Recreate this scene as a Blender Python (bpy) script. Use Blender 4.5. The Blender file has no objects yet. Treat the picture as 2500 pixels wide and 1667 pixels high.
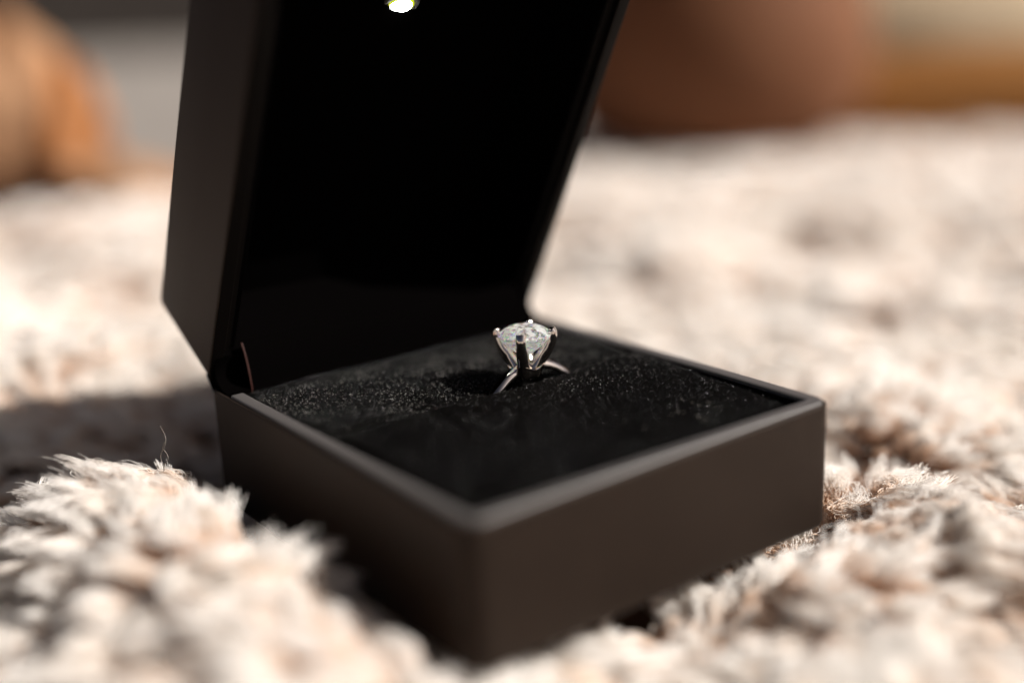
import bpy, bmesh, math
import numpy as np
from mathutils import Vector, Matrix

U = 0.056                      # one box width in metres; everything below is laid out in box widths
sc = bpy.context.scene
col = sc.collection
R_ = math.radians

# ------------------------------------------------------------------ camera
CAM = np.array([-1.09564667, -1.62879412, 1.20183447])
RGT = np.array([0.79560273, -0.60448508, -0.04017557])
DWN = np.array([-0.19731184, -0.19585277, -0.96057781])
FWD = np.array([0.57278646, 0.77216545, -0.27509306])
cd = bpy.data.cameras.new("camera")
cam = bpy.data.objects.new("camera", cd)
col.objects.link(cam)
m = Matrix(((RGT[0], -DWN[0], -FWD[0], CAM[0] * U),
            (RGT[1], -DWN[1], -FWD[1], CAM[1] * U),
            (RGT[2], -DWN[2], -FWD[2], CAM[2] * U),
            (0, 0, 0, 1)))
cam.matrix_world = m
cd.sensor_width = 36.0
cd.lens = 2966.327 / 2500 * 36.0
cd.clip_start = 0.005
cd.clip_end = 500
cd.dof.use_dof = True
cd.dof.focus_distance = 2.87 * U
cd.dof.aperture_fstop = 3.8
sc.camera = cam

# ------------------------------------------------------------------ light
SUN_TRAVEL = np.array([-0.71, 0.71])          # ground direction the light travels in
SUN_EL = R_(39.5)
h = SUN_TRAVEL / np.linalg.norm(SUN_TRAVEL) * math.cos(SUN_EL)
trav = Vector((h[0], h[1], -math.sin(SUN_EL)))
ld = bpy.data.lights.new("sun", 'SUN')
ld.energy = 5.0
ld.angle = R_(0.6)
ld.color = (1.0, 0.945, 0.885)
sun = bpy.data.objects.new("sun", ld)
sun.rotation_euler = trav.to_track_quat('-Z', 'Y').to_euler()
sun.location = (0.4, -0.4, 0.6)
col.objects.link(sun)
w = bpy.data.worlds.new("World")
sc.world = w
w.use_nodes = True
nt = w.node_tree
bg = nt.nodes["Background"]
sky = nt.nodes.new("ShaderNodeTexSky")
sky.sky_type = 'NISHITA'
sky.sun_disc = False
sky.sun_elevation = SUN_EL
sky.sun_rotation = math.atan2(-h[0], -h[1])
sky.dust_density = 2.5
sky.ozone_density = 0.0
sky.air_density = 0.12
nt.links.new(sky.outputs[0], bg.inputs[0])
bg.inputs[1].default_value = 0.05
sc.view_settings.view_transform = 'Standard'
sc.view_settings.look = 'None'
sc.view_settings.gamma = 1.0
sc.view_settings.exposure = 0.47
sc.cycles.max_bounces = 14
sc.cycles.transmission_bounces = 14
sc.cycles.diffuse_bounces = 5
sc.cycles.glossy_bounces = 6
sc.cycles.sample_clamp_indirect = 30
sc.cycles_curves.shape = 'RIBBONS'

rng = np.random.default_rng(11)


# ------------------------------------------------------------------ helpers
def tag(o, label=None, cat=None, kind=None, group=None):
    if label: o["label"] = label
    if cat: o["category"] = cat
    if kind: o["kind"] = kind
    if group: o["group"] = group
    return o


def empty(name, loc):
    o = bpy.data.objects.new(name, None)
    o.location = Vector(loc) * U
    o.empty_display_size = 0.01
    col.objects.link(o)
    return o


def sharpen(me, ang=35):
    bm = bmesh.new(); bm.from_mesh(me)
    bmesh.ops.recalc_face_normals(bm, faces=bm.faces)
    for f in bm.faces: f.smooth = True
    for e in bm.edges:
        e.smooth = not (len(e.link_faces) != 2 or e.calc_face_angle(0) > R_(ang))
    bm.to_mesh(me); bm.free()


def mesh(name, verts, faces, mat, parent=None, ang=35, smooth=True):
    """verts in world box units; the object sits at its parent's place."""
    off = np.array(parent_origin(parent))
    v = (np.asarray(verts, float) * U) - off
    me = bpy.data.meshes.new(name)
    me.from_pydata([tuple(a) for a in v], [], [tuple(int(i) for i in f) for f in faces])
    me.update()
    if smooth: sharpen(me, ang)
    else:
        bm = bmesh.new(); bm.from_mesh(me)
        bmesh.ops.recalc_face_normals(bm, faces=bm.faces)
        bm.to_mesh(me); bm.free()
    me.materials.append(mat)
    o = bpy.data.objects.new(name, me)
    col.objects.link(o)
    if parent is not None: o.parent = parent
    return o


def parent_origin(p):
    t = Vector((0, 0, 0))
    while p is not None:
        t += p.location
        p = p.parent
    return t


def rrect(x0, x1, y0, y1, r, n=7):
    """rounded rectangle outline, counter-clockwise, 4*(n+1) points"""
    r = max(r, 0.0015)
    pts = []
    for cx, cy, a0 in ((x1 - r, y0 + r, -90), (x1 - r, y1 - r, 0), (x0 + r, y1 - r, 90), (x0 + r, y0 + r, 180)):
        for k in range(n + 1):
            a = R_(a0 + 90 * k / n)
            pts.append((cx + r * math.cos(a), cy + r * math.sin(a)))
    return pts


def loft(loops, close_first=True, close_last=True, wrap=False):
    n = len(loops[0]); V = [p for l in loops for p in l]; F = []
    L = len(loops)
    for i in range(L if wrap else L - 1):
        a = i * n; b = ((i + 1) % L) * n
        for k in range(n):
            k2 = (k + 1) % n
            F.append((a + k, a + k2, b + k2, b + k))
    if not wrap:
        if close_first: F.append(tuple(range(n))[::-1])
        if close_last: F.append(tuple(range((L - 1) * n, L * n)))
    return V, F


def shell(x0, x1, y0, y1, r, prof, xf=lambda p: p, **kw):
    """prof: list of (inset, z)"""
    loops = []
    for ins, z in prof:
        loops.append([xf((a, b, z)) for a, b in rrect(x0 + ins, x1 - ins, y0 + ins, y1 - ins, r - ins)])
    return loft(loops, **kw)


def bev(i0, z0, i1, z1, corner, n=4):
    """quarter-round from (i0,z0) to (i1,z1) about a corner point"""
    out = []
    for k in range(n + 1):
        a = math.pi / 2 * k / n
        ca, sa = math.cos(a), math.sin(a)
        ox, oz = (i0 + i1 - corner[0]), (z0 + z1 - corner[1])
        out.append((ox + (i0 - ox) * ca + (i1 - ox) * sa, oz + (z0 - oz) * ca + (z1 - oz) * sa))
    return out


def curves_obj(name, P, radius, mat, parent=None, kind="stuff", extra=None):
    """P: (n, k, 3) in box units, radius (n, k)"""
    n, k, _ = P.shape
    hc = bpy.data.hair_curves.new(name)
    hc.add_curves([k] * n)
    off = np.array(parent_origin(parent))
    hc.attributes["position"].data.foreach_set("vector", (P * U - off).astype(np.float32).ravel())
    ra = hc.attributes.get("radius") or hc.attributes.new("radius", 'FLOAT', 'POINT')
    ra.data.foreach_set("value", (radius * U).astype(np.float32).ravel())
    if extra is not None:
        for an, arr in extra.items():
            at = hc.attributes.new(an, 'FLOAT', 'CURVE')
            at.data.foreach_set("value", arr.astype(np.float32).ravel())
    hc.materials.append(mat)
    o = bpy.data.objects.new(name, hc)
    col.objects.link(o)
    if parent is not None: o.parent = parent
    if kind: o["kind"] = kind
    return o


# ------------------------------------------------------------------ materials
def mat(name):
    ma = bpy.data.materials.new(name)
    ma.use_nodes = True
    t = ma.node_tree
    return ma, t, t.nodes["Principled BSDF"], t.nodes["Material Output"]


def setp(b, **kw):
    for k, v in kw.items():
        b.inputs[k.replace("_", " ")].default_value = v


def noise(t, scale, detail=4, rough=.6, coord="Object"):
    tc = t.nodes.new("ShaderNodeTexCoord")
    n = t.nodes.new("ShaderNodeTexNoise")
    n.inputs["Scale"].default_value = scale
    n.inputs["Detail"].default_value = detail
    n.inputs["Roughness"].default_value = rough
    t.links.new(tc.outputs[coord], n.inputs["Vector"])
    return n


def ramp(t, fac, stops):
    r = t.nodes.new("ShaderNodeValToRGB")
    el = r.color_ramp.elements
    while len(el) < len(stops): el.new(0.5)
    for e, (p, c) in zip(el, stops):
        e.position = p; e.color = (*c, 1)
    t.links.new(fac, r.inputs[0])
    return r


def bump(t, h_, b, strength, dist):
    n = t.nodes.new("ShaderNodeBump")
    n.inputs["Strength"].default_value = strength
    n.inputs["Distance"].default_value = dist
    t.links.new(h_, n.inputs["Height"])
    t.links.new(n.outputs[0], b.inputs["Normal"])
    return n


# soft-touch case covering
CASE, t, b, _ = mat("soft_touch_case")
n1 = noise(t, 90, 5)
r = ramp(t, n1.outputs[0], [(0.3, (0.0105, 0.0062, 0.0041)), (0.75, (0.0150, 0.0092, 0.0063))])
t.links.new(r.outputs[0], b.inputs["Base Color"])
setp(b, Roughness=0.6, Sheen_Weight=0.06, Sheen_Roughness=0.35)
b.inputs["Specular Tint"].default_value = (1, .86, .76, 1)
b.inputs["Sheen Tint"].default_value = (1, .9, .82, 1)
b.inputs["Specular IOR Level"].default_value = 0.22
n2 = noise(t, 4500, 3)
bump(t, n2.outputs[0], b, 0.25, 0.00004)

COLLAR, t, b, _ = mat("collar_wrap")
setp(b, Roughness=0.42, Sheen_Weight=0.5, Sheen_Roughness=0.3)
b.inputs["Base Color"].default_value = (0.062, 0.055, 0.052, 1)
b.inputs["Specular IOR Level"].default_value = 0.7
n2 = noise(t, 3500, 3)
bump(t, n2.outputs[0], b, 0.3, 0.00005)

INNER, t, b, _ = mat("black_lining")
setp(b, Roughness=0.9)
b.inputs["Base Color"].default_value = (0.0012, 0.0010, 0.0010, 1)
b.inputs["Specular IOR Level"].default_value = 0.0

VELVET, t, b, _ = mat("black_velvet")
setp(b, Roughness=0.85)
b.inputs["Base Color"].default_value = (0.0008, 0.0006, 0.0005, 1)
b.inputs["Specular IOR Level"].default_value = 0.04
n2 = noise(t, 2600, 4)
bump(t, n2.outputs[0], b, 0.8, 0.0001)

FLOCK, t, b, _ = mat("velvet_flock")
setp(b, Roughness=0.16)
b.inputs["Base Color"].default_value = (0.0018, 0.0016, 0.0016, 1)
b.inputs["Specular IOR Level"].default_value = 0.45

LINT, t, b, _ = mat("lint_fibre")
setp(b, Roughness=0.4)
b.inputs["Base Color"].default_value = (0.16, 0.14, 0.12, 1)

METAL, t, b, _ = mat("white_gold")
setp(b, Roughness=0.05, Metallic=1.0)
b.inputs["Base Color"].default_value = (0.88, 0.80, 0.73, 1)
n2 = noise(t, 900, 3)
bump(t, n2.outputs[0], b, 0.08, 0.00005)

TRIM, t, b, _ = mat("dark_trim")
setp(b, Roughness=0.5); b.inputs["Base Color"].default_value = (0.0028, 0.0020, 0.0016, 1)
b.inputs["Specular IOR Level"].default_value = 0.08

# diamond: three glass lobes of slightly different index give the real colour dispersion
DIAMOND, t, b, out = mat("diamond_crystal")
t.nodes.remove(b)
last = None
for c_, ior in (((1, 0, 0), 2.405), ((0, 1, 0), 2.42), ((0, 0, 1), 2.44)):
    g = t.nodes.new("ShaderNodeBsdfGlass")
    g.inputs["Color"].default_value = (*c_, 1)
    g.inputs["Roughness"].default_value = 0.035
    g.inputs["IOR"].default_value = ior
    if last is None: last = g
    else:
        a = t.nodes.new("ShaderNodeAddShader")
        t.links.new(last.outputs[0], a.inputs[0]); t.links.new(g.outputs[0], a.inputs[1])
        last = a
# white diffuse patches mixed in to imitate the stone's bright sunlit sparkle
cl = t.nodes.new("ShaderNodeBsdfTranslucent"); cl.inputs[0].default_value = (0.92, 0.95, 0.95, 1)
c2 = t.nodes.new("ShaderNodeBsdfDiffuse"); c2.inputs[0].default_value = (0.92, 0.95, 0.95, 1)
m0 = t.nodes.new("ShaderNodeMixShader"); m0.inputs[0].default_value = 0.5
t.links.new(cl.outputs[0], m0.inputs[1]); t.links.new(c2.outputs[0], m0.inputs[2])
n1 = noise(t, 1100, 4)
r = ramp(t, n1.outputs[0], [(0.42, (0.02,) * 3), (0.56, (0.66,) * 3)])
m3 = t.nodes.new("ShaderNodeMixShader")
t.links.new(r.outputs[0], m3.inputs[0])
t.links.new(last.outputs[0], m3.inputs[1]); t.links.new(m0.outputs[0], m3.inputs[2])
t.links.new(m3.outputs[0], out.inputs[0])


def emit(name, colr, s):
    ma, t, b, out = mat(name)
    t.nodes.remove(b)
    e = t.nodes.new("ShaderNodeEmission")
    e.inputs[0].default_value = (*colr, 1); e.inputs[1].default_value = s
    t.links.new(e.outputs[0], out.inputs[0])
    return ma


LED = emit("led_lit_lens", (0.95, 1.0, 0.96), 24.0)
LEDFRINGE = emit("led_fringe_glow", (0.55, 0.62, 0.02), 1.0)  # glowing ring added to imitate a colour fringe round the lit lens

# fleece fibres
FUR, t, b, out = mat("fleece_fibre")
t.nodes.remove(b)
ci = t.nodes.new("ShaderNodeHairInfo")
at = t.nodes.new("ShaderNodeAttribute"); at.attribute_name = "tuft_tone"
rt = ramp(t, ci.outputs["Intercept"], [(0.0, (0.30, 0.105, 0.038)), (0.38, (0.73, 0.50, 0.33)), (0.68, (0.95, 0.93, 0.90))])  # tan roots, taken darker and browner to paint shade deep in the pile
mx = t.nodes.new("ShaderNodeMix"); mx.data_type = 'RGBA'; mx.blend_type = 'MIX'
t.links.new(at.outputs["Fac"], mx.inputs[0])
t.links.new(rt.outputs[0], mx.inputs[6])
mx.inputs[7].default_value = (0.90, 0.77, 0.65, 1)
df = t.nodes.new("ShaderNodeBsdfDiffuse")
tr = t.nodes.new("ShaderNodeBsdfTranslucent")
hr = t.nodes.new("ShaderNodeBsdfHair"); hr.component = 'Reflection'
hr.inputs["RoughnessU"].default_value = 0.32; hr.inputs["RoughnessV"].default_value = 0.7
hr.inputs["Color"].default_value = (0.95, 0.9, 0.85, 1)
m1 = t.nodes.new("ShaderNodeMixShader"); m1.inputs[0].default_value = 0.36
m2 = t.nodes.new("ShaderNodeMixShader"); m2.inputs[0].default_value = 0.16
t.links.new(mx.outputs[2], df.inputs[0]); t.links.new(mx.outputs[2], tr.inputs[0])
t.links.new(df.outputs[0], m1.inputs[1]); t.links.new(tr.outputs[0], m1.inputs[2])
t.links.new(m1.outputs[0], m2.inputs[1]); t.links.new(hr.outputs[0], m2.inputs[2])
t.links.new(m2.outputs[0], out.inputs[0])

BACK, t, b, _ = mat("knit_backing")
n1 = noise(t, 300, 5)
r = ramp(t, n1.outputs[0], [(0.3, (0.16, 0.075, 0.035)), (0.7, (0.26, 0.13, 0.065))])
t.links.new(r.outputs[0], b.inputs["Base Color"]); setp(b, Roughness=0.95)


def cloth(name, c0, c1, scale=30, rough=.9):
    ma, t, b, _ = mat(name)
    n1 = noise(t, scale, 5)
    r = ramp(t, n1.outputs[0], [(0.3, c0), (0.7, c1)])
    t.links.new(r.outputs[0], b.inputs["Base Color"])
    setp(b, Roughness=rough)
    b.inputs["Specular IOR Level"].default_value = 0.1
    n2 = noise(t, 900, 4)
    bump(t, n2.outputs[0], b, 0.5, 0.0006)
    return ma


GREY = cloth("grey_stone_paving", (0.23, 0.205, 0.185), (0.30, 0.275, 0.25), 14)
DGREY = cloth("dark_grey_render", (0.055, 0.047, 0.042), (0.085, 0.074, 0.066), 10)
BROWN = cloth("brown_clay", (0.130, 0.054, 0.026), (0.185, 0.084, 0.044), 12, .7)
OCHRE = cloth("ochre_fabric", (0.20, 0.082, 0.022), (0.27, 0.125, 0.038), 12)
BEIGE = cloth("beige_fabric", (0.48, 0.38, 0.25), (0.58, 0.47, 0.33), 12)
PEACH = cloth("peach_fabric", (0.26, 0.13, 0.065), (0.44, 0.26, 0.15), 25)
ORANGE = cloth("orange_fabric", (0.34, 0.14, 0.052), (0.44, 0.20, 0.085), 25)

# ------------------------------------------------------------------ setting: paving under and beyond the blanket
g = 900
mesh("ground", [(-g, -g, -0.42), (g, -g, -0.42), (g, g, -0.42), (-g, g, -0.42)], [(0, 1, 2, 3)], GREY, smooth=False)
tag(bpy.data.objects["ground"], kind="structure")

# ------------------------------------------------------------------ blanket surface
FH = np.array([0.5958, 0.8031]); LH = np.array([0.8031, -0.5958])


def vnoise(x, y, seed, s):
    """smooth value noise, numpy"""
    r = np.random.default_rng(seed).random((64, 64))
    X = x / s; Y = y / s
    i = np.floor(X).astype(int); j = np.floor(Y).astype(int)
    fx = X - i; fy = Y - j
    fx = fx * fx * (3 - 2 * fx); fy = fy * fy * (3 - 2 * fy)
    a = r[i % 64, j % 64]; b_ = r[(i + 1) % 64, j % 64]; c = r[i % 64, (j + 1) % 64]; d = r[(i + 1) % 64, (j + 1) % 64]
    return (a * (1 - fx) + b_ * fx) * (1 - fy) + (c * (1 - fx) + d * fx) * fy - 0.5


def sstep(x, a, b_):
    u = np.clip((x - a) / (b_ - a), 0, 1)
    return u * u * (3 - 2 * u)


def gs(x, y, cx, cy, rx, ry=None, ang=0):
    ry = ry or rx
    c, s = math.cos(R_(ang)), math.sin(R_(ang))
    u = (x - cx) * c + (y - cy) * s; v = -(x - cx) * s + (y - cy) * c
    return np.exp(-(u / rx) ** 2 - (v / ry) ** 2)


BW, BD, BH, BR = 1.0, 1.11435, 0.30491, 0.0432       # box base
PILE = 0.15


def edge_dist(x, y):
    dx = np.maximum(np.maximum(-x, x - BW), 0); dy = np.maximum(np.maximum(-y, y - BD), 0)
    return np.hypot(dx, dy)


def surf(x, y):
    """height of the pile's upper surface"""
    z = 0.03 + 0 * x
    z += 0.10 * vnoise(x, y, 3, 0.9) + 0.13 * vnoise(x, y, 4, 0.42) + 0.045 * vnoise(x, y, 6, 0.17)
    # left bank, beside the box's left face
    z += 0.185 * gs(x, y, -0.27, 1.00, 0.17, 0.22, 20)
    z += 0.17 * gs(x, y, -0.28, 0.62, 0.17, 0.30, 0)
    z += 0.155 * gs(x, y, -0.31, 0.12, 0.19, 0.36, 0)
    z += 0.10 * gs(x, y, -0.62, 0.45, 0.35, 0.4, 0)
    # hollow behind the bank and behind the box
    z -= 0.20 * gs(x, y, -0.45, 1.50, 0.80, 0.26, -8)
    z -= 0.10 * gs(x, y, 0.40, 1.50, 0.6, 0.24, 0)
    z += 0.17 * gs(x, y, -0.15, 2.25, 1.1, 0.34, -6)
    # right of the box: crease running away to the right
    z -= 0.24 * gs(x, y, 1.42, 0.10, 0.10, 0.45, -12)
    z += 0.10 * gs(x, y, 1.22, -0.32, 0.5, 0.18, -38)
    z += 0.06 * gs(x, y, 1.75, 0.35, 0.3, 0.3, -38)
    # in front of the box
    z += 0.07 * gs(x, y, 0.72, -0.24, 0.28, 0.09, -5)
    z -= 0.17 * gs(x, y, 0.50, -0.36, 0.42, 0.055, -18)
    z += 0.10 * gs(x, y, 0.30, -0.62, 0.6, 0.2, -30)
    far = x * FH[0] + y * FH[1]
    z += 0.15 * sstep(far, 1.8, 3.2) * (1 - sstep(far, 6.5, 8)) * vnoise(x, y, 14, 0.55)
    z += 0.14 * sstep(far, 3.0, 7.0) * vnoise(x, y, 8, 1.7) - 0.06 * sstep(far, 5, 8)
    # pressed flat under and round the box
    e = edge_dist(x, y)
    k = sstep(e, 0.0, 0.17)
    return z * k + (1 - k) * (-0.022)


def far_edge(x, y):
    l = x * LH[0] + y * LH[1]
    return 5.6 + 2.9 * sstep(l, -1.6, 0.4) + 0.25 * np.sin(l * 2.1)


blanket = empty("fleece_blanket", (0.5, 1.5, -0.42))
tag(blanket, "cream white shaggy fleece blanket lying crumpled under the open ring box", "blanket")

# backing sheet: polar-ish grid in (depth, lateral)
nf, nl = 150, 110
fs = np.linspace(0, 1, nf) ** 1.4
ls = np.linspace(-1, 1, nl)
V = []
for f in fs:
    for l in ls:
        lat = l * 1.0
        d1 = 9.4
        dep = -2.0 + f * (d1 + 2.0)
        wl = 2.6 + 0.55 * max(dep + 1, 0)
        V.append((dep, lat * wl))
V = np.array(V)
X = V[:, 0] * FH[0] + V[:, 1] * LH[0]; Y = V[:, 0] * FH[1] + V[:, 1] * LH[1]
fe = far_edge(X, Y)
over = np.maximum(V[:, 0] - fe, 0)
dep = np.minimum(V[:, 0], fe + 0.02 * over)
X = dep * FH[0] + V[:, 1] * LH[0]; Y = dep * FH[1] + V[:, 1] * LH[1]
Z = surf(X, Y) - PILE * 0.85
Z = np.where(over > 0, np.maximum(Z - over * 0.6, -0.40), Z)
Z = np.maximum(Z, -0.41)
faces = [(i * nl + j, i * nl + j + 1, (i + 1) * nl + j + 1, (i + 1) * nl + j) for i in range(nf - 1) for j in range(nl - 1)]
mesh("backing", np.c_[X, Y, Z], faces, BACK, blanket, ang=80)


def tufts(dmin, dmax, step, K, npt, rad, Lm, spread, seed):
    r = np.random.default_rng(seed)
    # jittered grid over the wedge the camera could see, with room to the sides
    F = np.arange(dmin, dmax, step)
    px, py = [], []
    for f in F:
        wl = 0.56 * (f + 1.96) + 0.55
        L = np.arange(-wl, wl, step)
        px.append(f + (r.random(len(L)) - .5) * step * 1.5)
        py.append(L + (r.random(len(L)) - .5) * step * 1.5)
    f = np.concatenate(px); l = np.concatenate(py)
    x = f * FH[0] + l * LH[0]; y = f * FH[1] + l * LH[1]
    keep = (f < far_edge(x, y)) & ~((x > 0.03) & (x < BW - .03) & (y > .03) & (y < BD - .03))
    x, y, f = x[keep], y[keep], f[keep]
    n = len(x)
    eps = .03
    gx = (surf(x + eps, y) - surf(x - eps, y)) / (2 * eps); gy = (surf(x, y + eps) - surf(x, y - eps)) / (2 * eps)
    N = np.c_[-gx, -gy, np.ones(n)]; N /= np.linalg.norm(N, axis=1)[:, None]
    base = np.c_[x, y, surf(x, y) - PILE * 0.85]
    # lean field
    a = 2 * np.pi * (vnoise(x, y, 21, 0.30) * 1.5 + vnoise(x, y, 22, 1.3) * 1.2) + r.normal(0, .28, n)
    lm = 0.50 + 0.35 * r.random(n)
    lean = np.c_[np.cos(a) * lm, np.sin(a) * lm, np.zeros(n)]
    Lt = Lm * (0.88 + 0.26 * r.random(n))
    ph = r.random(n) * 6.28; ph2 = r.random(n) * 6.28
    fr = 0.7 + 1.0 * r.random(n)
    amp = (0.010 + 0.014 * r.random(n)) * Lm / .17
    tone = np.clip(r.normal(0.0, 0.2, n), 0, 0.8)
    # fibres
    tt = np.linspace(0, 1, npt)
    rep = np.repeat(np.arange(n), K)
    M = n * K
    th = r.random(M) * 6.28; rr = np.sqrt(r.random(M)) * spread
    b0 = np.c_[np.cos(th) * rr, np.sin(th) * rr]
    th2 = th + r.normal(0, .9, M); rr2 = rr * (0.30 + 0.70 * r.random(M))
    b1 = np.c_[np.cos(th2) * rr2, np.sin(th2) * rr2]
    Lf = Lt[rep] * (0.70 + 0.30 * r.random(M)) * (1.08 - 0.26 * (rr / spread) ** 2)
    stray = r.random(M) < 0.10
    b1[stray] *= 1.9
    P = np.zeros((M, npt, 3), np.float64)
    cr = r.random(M) * 2.4
    ca = (0.003 + 0.007 * r.random(M) ** 1.5) * Lm / .17
    for k, u in enumerate(tt):
        up = Lf * u * (1 - 0.16 * u ** 2 - 0.30 * u * lm[rep])
        c = base[rep] + N[rep] * up[:, None] + lean[rep] * (Lf * 1.15 * u ** 2.0)[:, None]
        sw = amp[rep] * u
        q = 6.28 * fr[rep] * u
        c[:, 0] += sw * np.sin(q + ph[rep]); c[:, 1] += sw * np.cos(q + ph2[rep]); c[:, 2] += sw * .5 * np.sin(q * 1.3 + ph2[rep])
        wgt = u ** 1.3
        c[:, :2] += b0 * (1 - wgt) + b1 * wgt
        qq = 6.28 * 2.6 * u + ph[rep] + cr
        c[:, 0] += ca * np.sin(qq) * min(1, u * 3); c[:, 1] += ca * np.cos(qq * 1.1) * min(1, u * 3); c[:, 2] += ca * .8 * np.sin(qq * .9)
        P[:, k] = c
    # keep fibres out of the box
    ins = ((P[:, :, 0] > -0.006) & (P[:, :, 0] < BW + .006) & (P[:, :, 1] > -0.006) & (P[:, :, 1] < BD + .3 * 0 + .006) & (P[:, :, 2] > -0.012) & (P[:, :, 2] < 1.2)).any(1)
    # lid overhangs behind the hinge
    zz = P[:, :, 2] - BH; yy = P[:, :, 1] - BD
    inl = ((P[:, :, 0] > -.006) & (P[:, :, 0] < 1.006) & (yy > 0) & (yy < 0.32) & (zz > -.02)).any(1)
    ok = ~(ins | inl)
    P = P[ok]
    rd = rad * (1 - 0.55 * tt[None, :] ** 2) * (0.7 + 0.6 * r.random((len(P), 1)))
    return P, rd, tone[rep][ok]


Ps = []
for a in ((-1.5, 0.1, .044, 60, 9, .0019, .150, .046, 1),
          (0.1, 2.2, .036, 66, 10, .0012, .145, .036, 2),
          (2.2, 4.6, .058, 36, 6, .0034, .160, .062, 3),
          (4.6, 9.4, .105, 28, 5, .0065, .19, .115, 4)):
    P, rd, tn = tufts(*a)
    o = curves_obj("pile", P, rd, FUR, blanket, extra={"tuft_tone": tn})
    print("pile", P.shape)

# one loose wisp standing up from the left bank
k = 14
tt = np.linspace(0, 1, k)
W = []
for (dx, dy, ln, s) in ((0.0, 0.0, .085, 3), (.004, -.002, .055, 5)):
    q = np.zeros((k, 3))
    q[:, 0] = -0.170 + dx + .010 * np.sin(tt * 7 + s) * tt + .012 * tt
    q[:, 1] = 1.02 + dy + .006 * np.cos(tt * 11 + s)
    q[:, 2] = 0.155 + ln * 1.3 * tt
    W.append(q)
W = np.array(W)
curves_obj("stray_fibre", W, np.full((2, k), .0008), LINT, blanket, kind=None)

# ------------------------------------------------------------------ ring box
box = empty("ring_box", (0.5, 0.5, 0))
tag(box, "open black ring box with velvet cushion holding the diamond ring", "ring box")

WALL = 0.045
prof = bev(0.020, 0.0, 0.0, 0.020, (0, 0)) + [(0.0, 0.12), (0.0, 0.22), (0.0, BH - .0115)]
prof += bev(0.0, BH - .010, 0.0035, BH - .0065, (0, BH - .0065), 3)
prof += [(0.0075, BH - .0065), (0.0078, BH - .020), (WALL, BH - .020), (WALL, 0.03)]
V, F = shell(0, BW, 0, BD, BR, prof)
base = mesh("base", V, F, CASE, box)

# collar: raised wrapped lip inside the outer wall, stops short of the hinge
cprof = [(0.0082, BH - .021)] + bev(0.0082, BH - .005, 0.0132, BH, (0.0082, BH), 3) + bev(WALL - .009, BH, WALL, BH - .009, (WALL, BH), 4) + [(WALL + .0012, BH - .10), (WALL - .004, BH - .10)]
# open path round left, front and right sides
def collar_path(ins):
    r_ = max(BR - ins, .003); pts = []
    yb = BD - .118
    for yy in np.linspace(yb, r_ + ins, 10): pts.append((ins, yy))
    for kk in range(1, 9):
        a = R_(180 + 90 * kk / 8); pts.append((ins + r_ + r_ * math.cos(a), ins + r_ + r_ * math.sin(a)))
    for xx in np.linspace(ins + r_, BW - ins - r_, 12)[1:]: pts.append((xx, ins))
    for kk in range(1, 9):
        a = R_(270 + 90 * kk / 8); pts.append((BW - ins - r_ + r_ * math.cos(a), ins + r_ + r_ * math.sin(a)))
    for yy in np.linspace(r_ + ins, yb, 10)[1:]: pts.append((BW - ins, yy))
    return pts
cols = [[(x, y, z) for x, y in collar_path(i)] for i, z in cprof]
npth = len(cols[0]); nprof = len(cols)
V = [p for c in cols for p in c]; F = []
for i in range(nprof):
    a = i * npth; b2 = ((i + 1) % nprof) * npth
    for k in range(npth - 1): F.append((a + k, a + k + 1, b2 + k + 1, b2 + k))
F.append(tuple(i * npth for i in range(nprof))); F.append(tuple(i * npth + npth - 1 for i in range(nprof))[::-1])
col_o = mesh("collar", V, F, COLLAR, base)
col_o.data.materials.append(TRIM)
for f_ in col_o.data.polygons:
    c_ = np.array(f_.center) / U + np.array([.5, .5, 0])
    if c_[2] < BH - .012 and min(c_[0], 1 - c_[0], c_[1]) > .03: f_.material_index = 1

# lid
TH = R_(61.929); TD = 0.31407; LL = BD
HN = np.array([0, BD, BH]); PD = np.array([0, -math.cos(TH), math.sin(TH)]); QD = np.array([0, math.sin(TH), math.cos(TH)])


def lx(p):
    """lid space (x, along the lid from the hinge, outward) to box units"""
    q = HN + np.array([p[0], 0, 0]) + PD * p[1] + QD * p[2]
    return tuple(q)


lw = 0.036
prof = bev(0.020, TD, 0.0, TD - .020, (0, TD)) + [(0, TD * .5), (0.0, 0.012)] + bev(0.0, 0.005, 0.0045, 0.0005, (0, 0.0005), 3) + [(lw - .002, 0.0005), (lw, 0.003), (lw, 0.016), (lw + .004, 0.018), (lw + .020, 0.018), (lw + .022, 0.021), (lw + .022, 0.205)]
V, F = shell(0, BW, 0, LL, BR, prof, xf=lx)
lid = mesh("lid", V, F, CASE, box)
lid.data.materials.append(TRIM)
for f_ in lid.data.polygons:
    q_ = np.array(f_.center) / U + np.array([.5, .5, 0]) - HN
    t_ = q_ @ QD; s_ = q_ @ PD
    inside = min(q_[0], 1 - q_[0], s_, LL - s_)
    if (t_ < .0035 and inside > .002) or (inside > lw - .003 and t_ < .24): f_.material_index = 1
# velvet lining pressed inside the lid
pr = [(lw + .023, 0.022), (lw + .034, 0.021), (lw + .040, 0.030), (lw + .046, 0.150), (lw + .075, 0.188), (lw + .16, 0.198)]
V, F = shell(0, BW, 0, LL, BR, pr, xf=lx, close_first=False)
mesh("lid_lining", V, F, INNER, lid)
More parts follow.
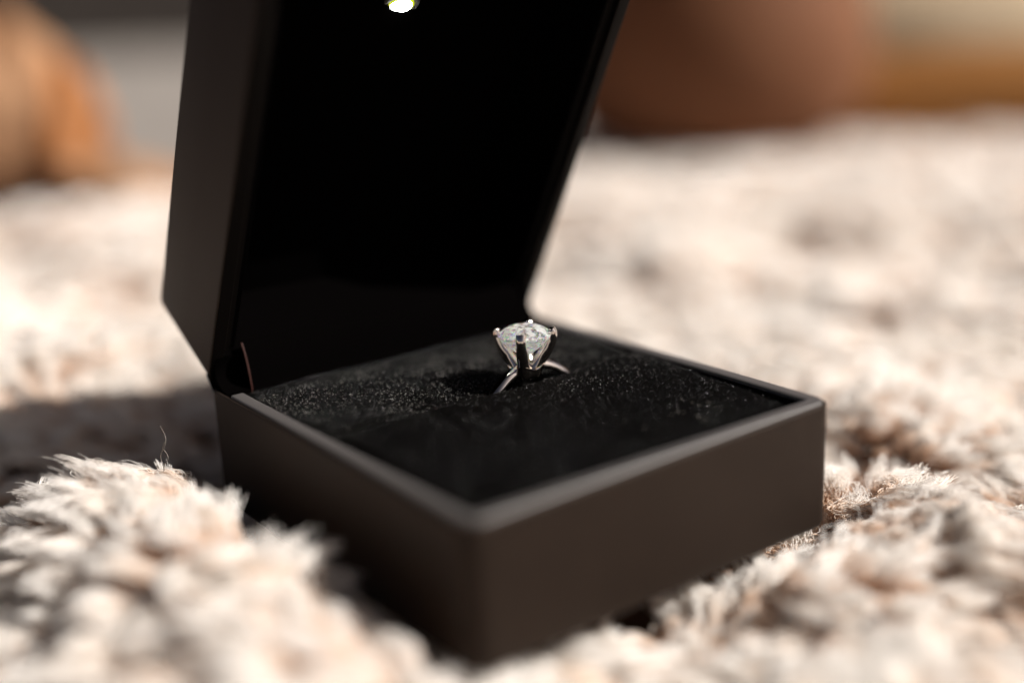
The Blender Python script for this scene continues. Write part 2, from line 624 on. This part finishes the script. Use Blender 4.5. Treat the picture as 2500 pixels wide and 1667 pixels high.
# lamp in the lid
def disc(cx, cs, t0, t1, r0, r1, n=40, dome=0.0):
    L_ = []
    for (r, t_) in ((r0, t0), (r1, t1), (r1 * .7, t1 - dome * .7), (r1 * .3, t1 - dome)):
        L_.append([lx((cx + r * math.cos(6.2832 * k / n), cs + r * math.sin(6.2832 * k / n), t_)) for k in range(n)])
    return loft(L_, close_first=True)
LN = np.array([-.10, -.50, -.86]); LN /= np.linalg.norm(LN)       # the lamp is tipped down towards the ring
LC = np.array(lx((0.474, 0.891, 0.196)))
LA = np.cross(LN, [0, 0, 1.]); LA /= np.linalg.norm(LA); LB = np.cross(LN, LA)


def lamp_part(name, prof_, ma, n=40):
    L_ = [[tuple(LC + LN * t_ + (LA * math.cos(6.28318 * k / n) + LB * math.sin(6.28318 * k / n)) * r) for k in range(n)] for r, t_ in prof_]
    v_, f_ = loft(L_)
    return mesh(name, v_, f_, ma, lid)


lamp_part("lamp_bezel", [(.050, -.06), (.047, -.004), (.044, 0), (.036, 0), (.034, -.004)], COLLAR)
lamp_part("lamp_fringe", [(.0330, -.004), (.0325, .0005), (.030, .0012)], LEDFRINGE)
lamp_part("lamp_lens", [(.0270, .0013), (.0262, .0035), (.020, .0055), (.010, .0065)], LED)

# hinge: wrapped web that fills the angle between base and lid
A_ = np.array([0, BD - .085, BH - .0063]); B_ = HN * np.array([0, 1, 1]) + PD * .085 + QD * .0008; Cc = HN * np.array([0, 1, 1]) + PD * .004 - np.array([0, .004, 0])
arc_ = [(1 - s_) ** 2 * A_ + 2 * s_ * (1 - s_) * Cc + s_ * s_ * B_ for s_ in np.linspace(0, 1, 9)]
arc_ += [B_ + QD * .02, HN * np.array([0, 1, 1]) + QD * .035, np.array([0, BD - .004, BH - .02]), A_ - np.array([0, 0, .02])]
loops = [[(x_, q[1], q[2]) for q in arc_] for x_ in (0.012, 0.016, 0.5, 0.984, 0.988)]
V, F = loft(loops)
mesh("hinge", V, F, INNER, box)

# lining flap that bridges the hinge, with a bound edge
ys = np.linspace(0, 1, 12)
rows = []
for s in ys:
    # from behind the cushion up into the lid
    p0 = np.array([0, BD - .088, BH - .05]); p1 = np.array([0, BD - .085, BH + .05]); p2 = HN * np.array([0, 1, 1]) + PD * .115 + QD * .004
    q = (1 - s) ** 2 * p0 + 2 * s * (1 - s) * p1 + s * s * p2
    rows.append((q, s))
V = []; xs = np.linspace(0.078, 0.922, 9)
for off_ in (0, .006):
    for q, s in rows:
        for x_ in xs:
            xx = x_ + 0  * abs(x_ - .5) / .415
            V.append((xx, q[1] + off_, q[2] + off_ * .3))
nx = len(xs); nr = len(rows); F = []
for sset in (0, 1):
    o_ = sset * nx * nr
    for i in range(nr - 1):
        for j in range(nx - 1): F.append((o_ + i * nx + j, o_ + i * nx + j + 1, o_ + (i + 1) * nx + j + 1, o_ + (i + 1) * nx + j))
o_ = nx * nr
for i in range(nr - 1):
    for j in (0, nx - 1): F.append((i * nx + j, (i + 1) * nx + j, o_ + (i + 1) * nx + j, o_ + i * nx + j))
for j in range(nx - 1):
    for i in (0, nr - 1): F.append((i * nx + j, i * nx + j + 1, o_ + i * nx + j + 1, o_ + i * nx + j))
flap = mesh("hinge_flap", V, F, INNER, box)
EDGE, t, b, _ = mat("flap_binding")
setp(b, Roughness=0.35); b.inputs["Base Color"].default_value = (0.05, 0.018, 0.014, 1)
for side in (0,):
    pts = np.array([V[i * nx + side] for i in range(nr)])
    pts[:, 1] -= .002
    loops = []
    for q in pts:
        loops.append([(q[0] + .0020 * math.cos(6.283 * k / 8), q[1] + .0020 * math.sin(6.283 * k / 8), q[2]) for k in range(8)])
    v_, f_ = loft(loops)
    mesh("binding", v_, f_, EDGE, flap)

# ---- velvet cushion: two plump pads with the ring slot between
XS0, XS1 = WALL + .0025, BW - WALL - .0025
SLOT = 0.598


def pad_z(x, y, front):
    """upper surface of a pad"""
    ex = np.minimum(x - XS0, XS1 - x)
    if front:
        y0, y1 = WALL + .004, SLOT - .004
        u = (y - y0) / (y1 - y0)
        prof_ = -0.020 + 0.020 * np.sin(np.clip(u, 0, 1) * np.pi / 2) ** 0.8
        near = y1 - y
        hump = 0.010 * np.exp(-((x - .86) / .08) ** 2) * sstep(u, .5, 1)
    else:
        y0, y1 = SLOT + .004, BD - .088
        u = (y1 - y) / (y1 - y0)
        prof_ = -0.014 + 0.004 * np.clip(u, 0, 1) + 0.012 * np.sin(np.clip(u, 0, 1) * np.pi)
        near = y - y0
        hump = -0.004 * np.exp(-((x - .3) / .2) ** 2) * sstep(u, .5, 1)
    z = BH + prof_ + hump
    # rounded shoulders
    z -= 0.020 * (1 - sstep(near, 0, .032)) ** 1.3
    z -= 0.008 * (1 - sstep(ex, 0, .035)) ** 1.2
    z += 0.004 * vnoise(x, y, 31 if front else 32, .11)
    # the band spreads the slot where it is pushed in
    z -= 0.002 * np.exp(-((x - .61) / .10) ** 2 - (near / .04) ** 2)
    return z


def make_pad(front):
    y0, y1 = (WALL + .004, SLOT - .003) if front else (SLOT + .003, BD - .088)
    nx_, ny_ = 90, 60
    xs_ = XS0 + (XS1 - XS0) * (0.5 - 0.5 * np.cos(np.linspace(0, np.pi, nx_)))
    ys_ = y0 + (y1 - y0) * (0.5 - 0.5 * np.cos(np.linspace(0, np.pi, ny_)))
    GX, GY = np.meshgrid(xs_, ys_)
    GZ = pad_z(GX, GY, front)
    V = np.c_[GX.ravel(), GY.ravel(), GZ.ravel()]
    F = [(i * nx_ + j, i * nx_ + j + 1, (i + 1) * nx_ + j + 1, (i + 1) * nx_ + j) for i in range(ny_ - 1) for j in range(nx_ - 1)]
    # skirt
    rim = [j for j in range(nx_)] + [i * nx_ + nx_ - 1 for i in range(1, ny_)] + [(ny_ - 1) * nx_ + j for j in range(nx_ - 2, -1, -1)] + [i * nx_ for i in range(ny_ - 2, 0, -1)]
    n0 = len(V)
    low = V[rim].copy(); low[:, 2] = 0.05
    V = np.vstack([V, low])
    L = len(rim)
    for k in range(L): F.append((rim[k], rim[(k + 1) % L], n0 + (k + 1) % L, n0 + k))
    F.append(tuple(n0 + k for k in range(L))[::-1])
    return mesh("cushion_pad", V, F, VELVET, box, ang=60), y0, y1


for front in (True, False):
    pad, y0, y1 = make_pad(front)
    n = 14000 if front else 46000
    r = np.random.default_rng(5 + front)
    x = XS0 + (XS1 - XS0) * r.random(n); y = y0 + (y1 - y0) * r.random(n)
    z = pad_z(x, y, front)
    d = np.c_[r.normal(0, .75, n), r.normal(0, .75, n), np.abs(r.normal(.5, .35, n)) + .1]
    d /= np.linalg.norm(d, axis=1)[:, None]
    L = (.004 + .005 * r.random(n))[:, None]
    b0 = np.c_[x, y, z - .001]
    P = np.stack([b0, b0 + d * L * .5 + r.normal(0, .0004, (n, 3)), b0 + d * L], 1)
    curves_obj("flock", P, np.full((n, 3), .00042) * (0.6 + .8 * r.random((n, 1))), FLOCK, pad)


def unproj(u, v, zz):
    d = (u - 1250) / 2966.33 * RGT + (v - 833.5) / 2966.33 * DWN + FWD
    return CAM + d * (zz - CAM[2]) / d[2]


# specks of lint on the velvet
r = np.random.default_rng(77)
pts = [(1352, 836, .9), (1663, 977, .8), (1690, 985, .9), (1708, 992, .9), (1730, 985, 1.2), (1655, 1007, .8), (1668, 1010, .7), (1640, 1015, .6), (1706, 1018, 1.2), (1712, 1030, 1.), (1722, 1027, 1.), (1560, 901, 1.), (1525, 1030, .6), (1574, 1047, .6), (1266, 973, .5), (670, 968, .9), (655, 985, .5), (980, 932, .9), (1010, 920, .7), (1083, 970, .8), (1180, 885, .6), (900, 925, .6), (850, 915, .5)]
Q = []
for u, v, s in pts:
    q = unproj(u, v, BH - .01)
    if not (XS0 < q[0] < XS1 and WALL < q[1] < BD - .08): continue
    fr_ = q[1] < SLOT
    zz = float(pad_z(np.array(q[0]), np.array(q[1]), fr_))
    q = unproj(u, v, zz)
    q[2] = float(pad_z(np.array(q[0]), np.array(q[1]), q[1] < SLOT)) + .0025
    a = r.random() * 6.28; l = .004 * s
    Q.append([q - np.array([math.cos(a), math.sin(a), 0]) * l, q + np.array([0, 0, .001]), q + np.array([math.cos(a + .6), math.sin(a + .6), .1]) * l])
curves_obj("lint", np.array(Q), np.full((len(Q), 3), .0007), LINT, box)

# pale-coloured nap fibres, painted stand-ins for sun glints on the velvet
GLINT, t, b, _ = mat("nap_painted_glint")
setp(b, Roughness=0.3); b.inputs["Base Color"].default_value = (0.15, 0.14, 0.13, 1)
Q = []
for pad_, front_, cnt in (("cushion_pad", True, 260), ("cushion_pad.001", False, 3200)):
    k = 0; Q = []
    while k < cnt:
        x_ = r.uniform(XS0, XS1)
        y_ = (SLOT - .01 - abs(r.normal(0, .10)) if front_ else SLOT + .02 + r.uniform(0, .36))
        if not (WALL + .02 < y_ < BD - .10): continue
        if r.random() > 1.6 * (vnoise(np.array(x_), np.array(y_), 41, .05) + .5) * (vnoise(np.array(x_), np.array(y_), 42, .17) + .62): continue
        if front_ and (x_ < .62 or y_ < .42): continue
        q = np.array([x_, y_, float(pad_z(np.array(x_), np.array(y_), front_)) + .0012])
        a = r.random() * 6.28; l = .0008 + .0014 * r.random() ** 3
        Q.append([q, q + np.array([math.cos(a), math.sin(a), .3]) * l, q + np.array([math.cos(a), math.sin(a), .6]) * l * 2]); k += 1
    curves_obj("nap_painted_glints", np.array(Q), np.full((len(Q), 3), .0006), GLINT, bpy.data.objects[pad_])

# ------------------------------------------------------------------ diamond ring
RC = np.array([0.594, SLOT, 0.0])            # centre of the head in plan
TOPZ = 0.434
ring = empty("diamond_ring", (RC[0] + .014, SLOT, 0.02))
tag(ring, "white gold solitaire ring with round diamond standing in the velvet slot", "ring")
# band
BRad, bz = 0.146, 0.190
n = 96; loops = []
for k in range(n):
    a = 6.28318 * k / n + math.pi / 2
    ca, sa = math.cos(a), math.sin(a)
    up = max(0, sa) ** 6
    wd = 0.0185 - 0.006 * up      # half width narrows towards the head
    th_ = 0.013 + 0.003 * up
    prof_ = []
    for j in range(12):
        b_ = 6.28318 * j / 12
        rr = BRad + th_ * (math.cos(b_) if math.cos(b_) > 0 else math.cos(b_) * .55)
        yy = wd * (abs(math.sin(b_)) ** .8) * (1 if math.sin(b_) > 0 else -1)
        prof_.append((RC[0] + .014 + rr * ca, SLOT + yy, bz + rr * sa))
    loops.append(prof_)
V, F = loft(loops, wrap=True)
mesh("band", V, F, METAL, ring, ang=60)


def sweep(path, frames, name, parent, ang=50):
    """path list of centre points; frames list of (side vec*half, out vec*half) -> rounded-rect sweep"""
    loops = []
    for c, (s_, o_) in zip(path, frames):
        l_ = []
        for k in range(12):
            a = 6.28318 * (k + .5) / 12
            ca, sa = math.cos(a), math.sin(a)
            ca = math.copysign(abs(ca) ** .82, ca); sa = math.copysign(abs(sa) ** .82, sa)
            l_.append(tuple(c + s_ * ca + o_ * sa))
        loops.append(l_)
    v_, f_ = loft(loops)
    return mesh(name, v_, f_, METAL, parent, ang=ang)


for az in (45, 135, 225, 315):
    o = np.array([math.cos(R_(az)), math.sin(R_(az)), 0]); s = np.array([-o[1], o[0], 0]); z = np.array([0, 0, 1.])
    #      outer radius  z   half-width half-depth
    tab = [(.0610, -.0035, .0040, .0020), (.0670, -.0010, .0080, .0035), (.0735, -.0010, .0118, .0070), (.0775, -.0060, .0118, .0105),
           (.0790, -.0160, .0116, .0120), (.0770, -.0300, .0118, .0135), (.0700, -.0470, .0138, .0145), (.0600, -.0640, .0145, .0155),
           (.0500, -.0780, .0150, .0150), (.0430, -.0900, .0190, .0170), (.0350, -.1020, .0220, .0170)]
    path = [np.array([RC[0], SLOT, TOPZ]) + o * (a[0] - a[3]) + z * a[1] for a in tab]
    fr = []
    for i, a in enumerate(tab):
        d = path[min(i + 1, len(path) - 1)] - path[max(i - 1, 0)]; d /= np.linalg.norm(d)
        nrm = np.cross(s, d); nrm /= np.linalg.norm(nrm)
        fr.append((s * a[2], nrm * a[3]))
    sweep(path, fr, "prong", ring)
# basket: cup that joins the prongs to the band
n = 48; loops = []
for rr, zz in ((.018, -.125), (.030, -.120), (.036, -.108), (.041, -.096), (.044, -.090), (.036, -.088), (.022, -.096), (.008, -.100)):
    l_ = []
    for k in range(n):
        a = 6.28318 * k / n
        lobe = 1 + .10 * math.cos(4 * (a - math.pi / 4)); up = .006 * math.cos(4 * (a - math.pi / 4)) if rr > .03 and zz > -.1 else 0
        l_.append((RC[0] + rr * lobe * math.cos(a), SLOT + rr * lobe * math.sin(a), TOPZ + zz + up))
    loops.append(l_)
V, F = loft(loops)
mesh("basket", V, F, METAL, ring, ang=60)

# round brilliant: table, star/kite crown, girdle, pavilion mains with halves
RG = 0.0640
zg = TOPZ - .016
verts = []


def ringv(rad, zz, n_, ph):
    i0 = len(verts)
    for k in range(n_):
        a = 6.28318 * (k + ph) / n_ + R_(9)
        verts.append((RC[0] + rad * math.cos(a), SLOT + rad * math.sin(a), zz))
    return i0


jr = np.random.default_rng(9)
for rad_, h_, n_, ph in ((.50, .33, 8, 0), (.66, .275, 16, .5), (.80, .20, 16, 0), (.91, .12, 16, .5), (1, .035, 16, 0), (1, -.035, 16, 0), (.90, -.17, 16, .5),
                         (.74, -.33, 16, .0), (.55, -.50, 8, .5), (.36, -.66, 8, 0), (.03, -.86, 4, 0)):
    ringv(RG * rad_, zg + RG * h_, n_, ph)
bmh = bmesh.new()
for q in verts: bmh.verts.new(q)
hull = bmesh.ops.convex_hull(bmh, input=bmh.verts)
bmh.verts.index_update()
vs_ = [v.co[:] for v in bmh.verts]; F = [tuple(v.index for v in f.verts) for f in bmh.faces]
bmh.free(); verts = vs_
mesh("diamond", verts, F, DIAMOND, ring, smooth=False)

# ------------------------------------------------------------------ things far behind, out of focus
def cam_pt(u, v, d):
    return CAM + ((u - 1250) / 2966.33 * RGT + (v - 833.5) / 2966.33 * DWN + FWD) * d


def floor_at(u, d, zz):
    p_ = cam_pt(u, 0, d); return np.array([p_[0], p_[1], zz])


def lathe(name, c, prof_, ma, parent=None, n_=48, wob=0.0, seed=0):
    loops = []
    r = np.random.default_rng(seed); ph = r.random(4) * 6.28
    for rr, zz in prof_:
        loops.append([(c[0] + rr * (1 + wob * math.sin(3 * a + ph[0])) * math.cos(a), c[1] + rr * (1 + wob * math.sin(3 * a + ph[0])) * math.sin(a), c[2] + zz) for a in np.linspace(0, 6.28318, n_, endpoint=False)])
    v_, f_ = loft(loops)
    return mesh(name, v_, f_, ma, parent, ang=50)


# brown clay pot
c = floor_at(1740, 9.8, -0.06)
pot = empty("clay_pot", c)
tag(pot, "large brown clay pot standing at the far right edge of the blanket", "pot")
lathe("body", c, [(.55, 0), (.86, .015), (1.06, .12), (1.20, .34), (1.28, .7), (1.24, 1.1), (1.05, 1.5), (.95, 1.8), (.86, 1.82), (.9, 1.5), (.9, .3), (.4, .2)], BROWN, pot)
lathe("rim", c, [(.93, 1.80), (1.03, 1.83), (1.06, 1.90), (1.02, 1.97), (.92, 1.98), (.87, 1.94), (.86, 1.84)], BROWN, pot)


def pillow(name, c, sx, sy, sz, rotz, ma, label, cat, seed, wr=.05, base_z=0.0):
    """plump cloth form: superellipsoid with folds"""
    nu, nv = 64, 34; loops = []
    cr, sr = math.cos(rotz), math.sin(rotz)
    for i in range(nv):
        ph = -math.pi / 2 + math.pi * (i + .5) / nv
        l_ = []
        for k in range(nu):
            a = 6.28318 * k / nu
            def se(v, e): return math.copysign(abs(v) ** e, v)
            x = se(math.cos(ph), .75) * se(math.cos(a), .7); y = se(math.cos(ph), .75) * se(math.sin(a), .7); z = se(math.sin(ph), .9)
            f = 1 + wr * (math.sin(5 * a + 2.3 * z + seed) + .7 * math.sin(9 * a - 4 * z + 2 * seed) + .6 * math.sin(7 * z + 3 * a + seed * 3))
            x *= sx * f; y *= sy * f; z = z * sz * (1 + wr * math.sin(4 * a + seed))
            l_.append((c[0] + x * cr - y * sr, c[1] + x * sr + y * cr, c[2] + max(z + sz * .9, base_z)))
        loops.append(l_)
    v_, f_ = loft(loops)
    o_ = mesh(name, v_, f_, ma, None, ang=80)
    tag(o_, label, cat)
    return o_


right_a = math.atan2(LH[1], LH[0])
c = floor_at(2440, 10.1, -.22)
pillow("cushion", c, 1.75, .6, .44, right_a, OCHRE, "ochre brown cushion lying right of the brown clay pot", "cushion", 1.0, .02)
c = floor_at(2330, 11.9, -.30)
pillow("cushion", c, 1.55, .6, .95, right_a + .1, BEIGE, "pale beige cushion standing behind the ochre cushion", "cushion", 2.0, .02)
c = floor_at(-70, 8.4, -.40)
pillow("crumpled_cloth", c, 0.56, .5, .86, right_a, PEACH, "peach coloured cloth heaped at the far left of the blanket", "cloth", 3.0, .10)
c = floor_at(130, 8.3, -.40)
pillow("crumpled_cloth", c, 0.26, .26, .66, right_a + .4, ORANGE, "bright orange cloth bunched against the peach cloth", "cloth", 4.4, .08)
c = floor_at(190, 7.7, -.40)
pillow("crumpled_cloth", c, 0.62, .30, .34, right_a - .1, PEACH, "low fold of dusty peach cloth lying in front of the orange cloth", "cloth", 5.1, .08)
DBROWN = cloth("painted_shade_brown", (0.040, 0.017, 0.007), (0.075, 0.034, 0.016), 20)  # colour of a dark form added for the shade between cloth and blanket
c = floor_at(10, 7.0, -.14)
pillow("crumpled_cloth", c, 0.34, .22, .24, right_a, DBROWN, "added dark brown form standing in for shade beneath the peach cloth at far left", "cloth", 6.0, .08)
# dark low wall behind on the left
a0 = floor_at(-2500, 44, -.42); a1 = floor_at(4500, 50, -.42)
dirv = (a1 - a0) / np.linalg.norm(a1 - a0); nrm = np.array([-dirv[1], dirv[0], 0])
V = []
for zz in (-.42, 9.0):
    for s_, o_ in ((0, 0), (1, 0), (1, 6), (0, 6)):
        q = a0 + (a1 - a0) * s_ + nrm * o_; V.append((q[0], q[1], zz))
o = mesh("garden_wall", V, [(0, 1, 2, 3), (4, 5, 6, 7), (0, 1, 5, 4), (1, 2, 6, 5), (2, 3, 7, 6), (3, 0, 4, 7)], DGREY, smooth=False)
bv = o.modifiers.new("edge", 'BEVEL'); bv.width = .002; bv.segments = 2
tag(o, "dark grey low wall far behind the blanket on the left", "wall")
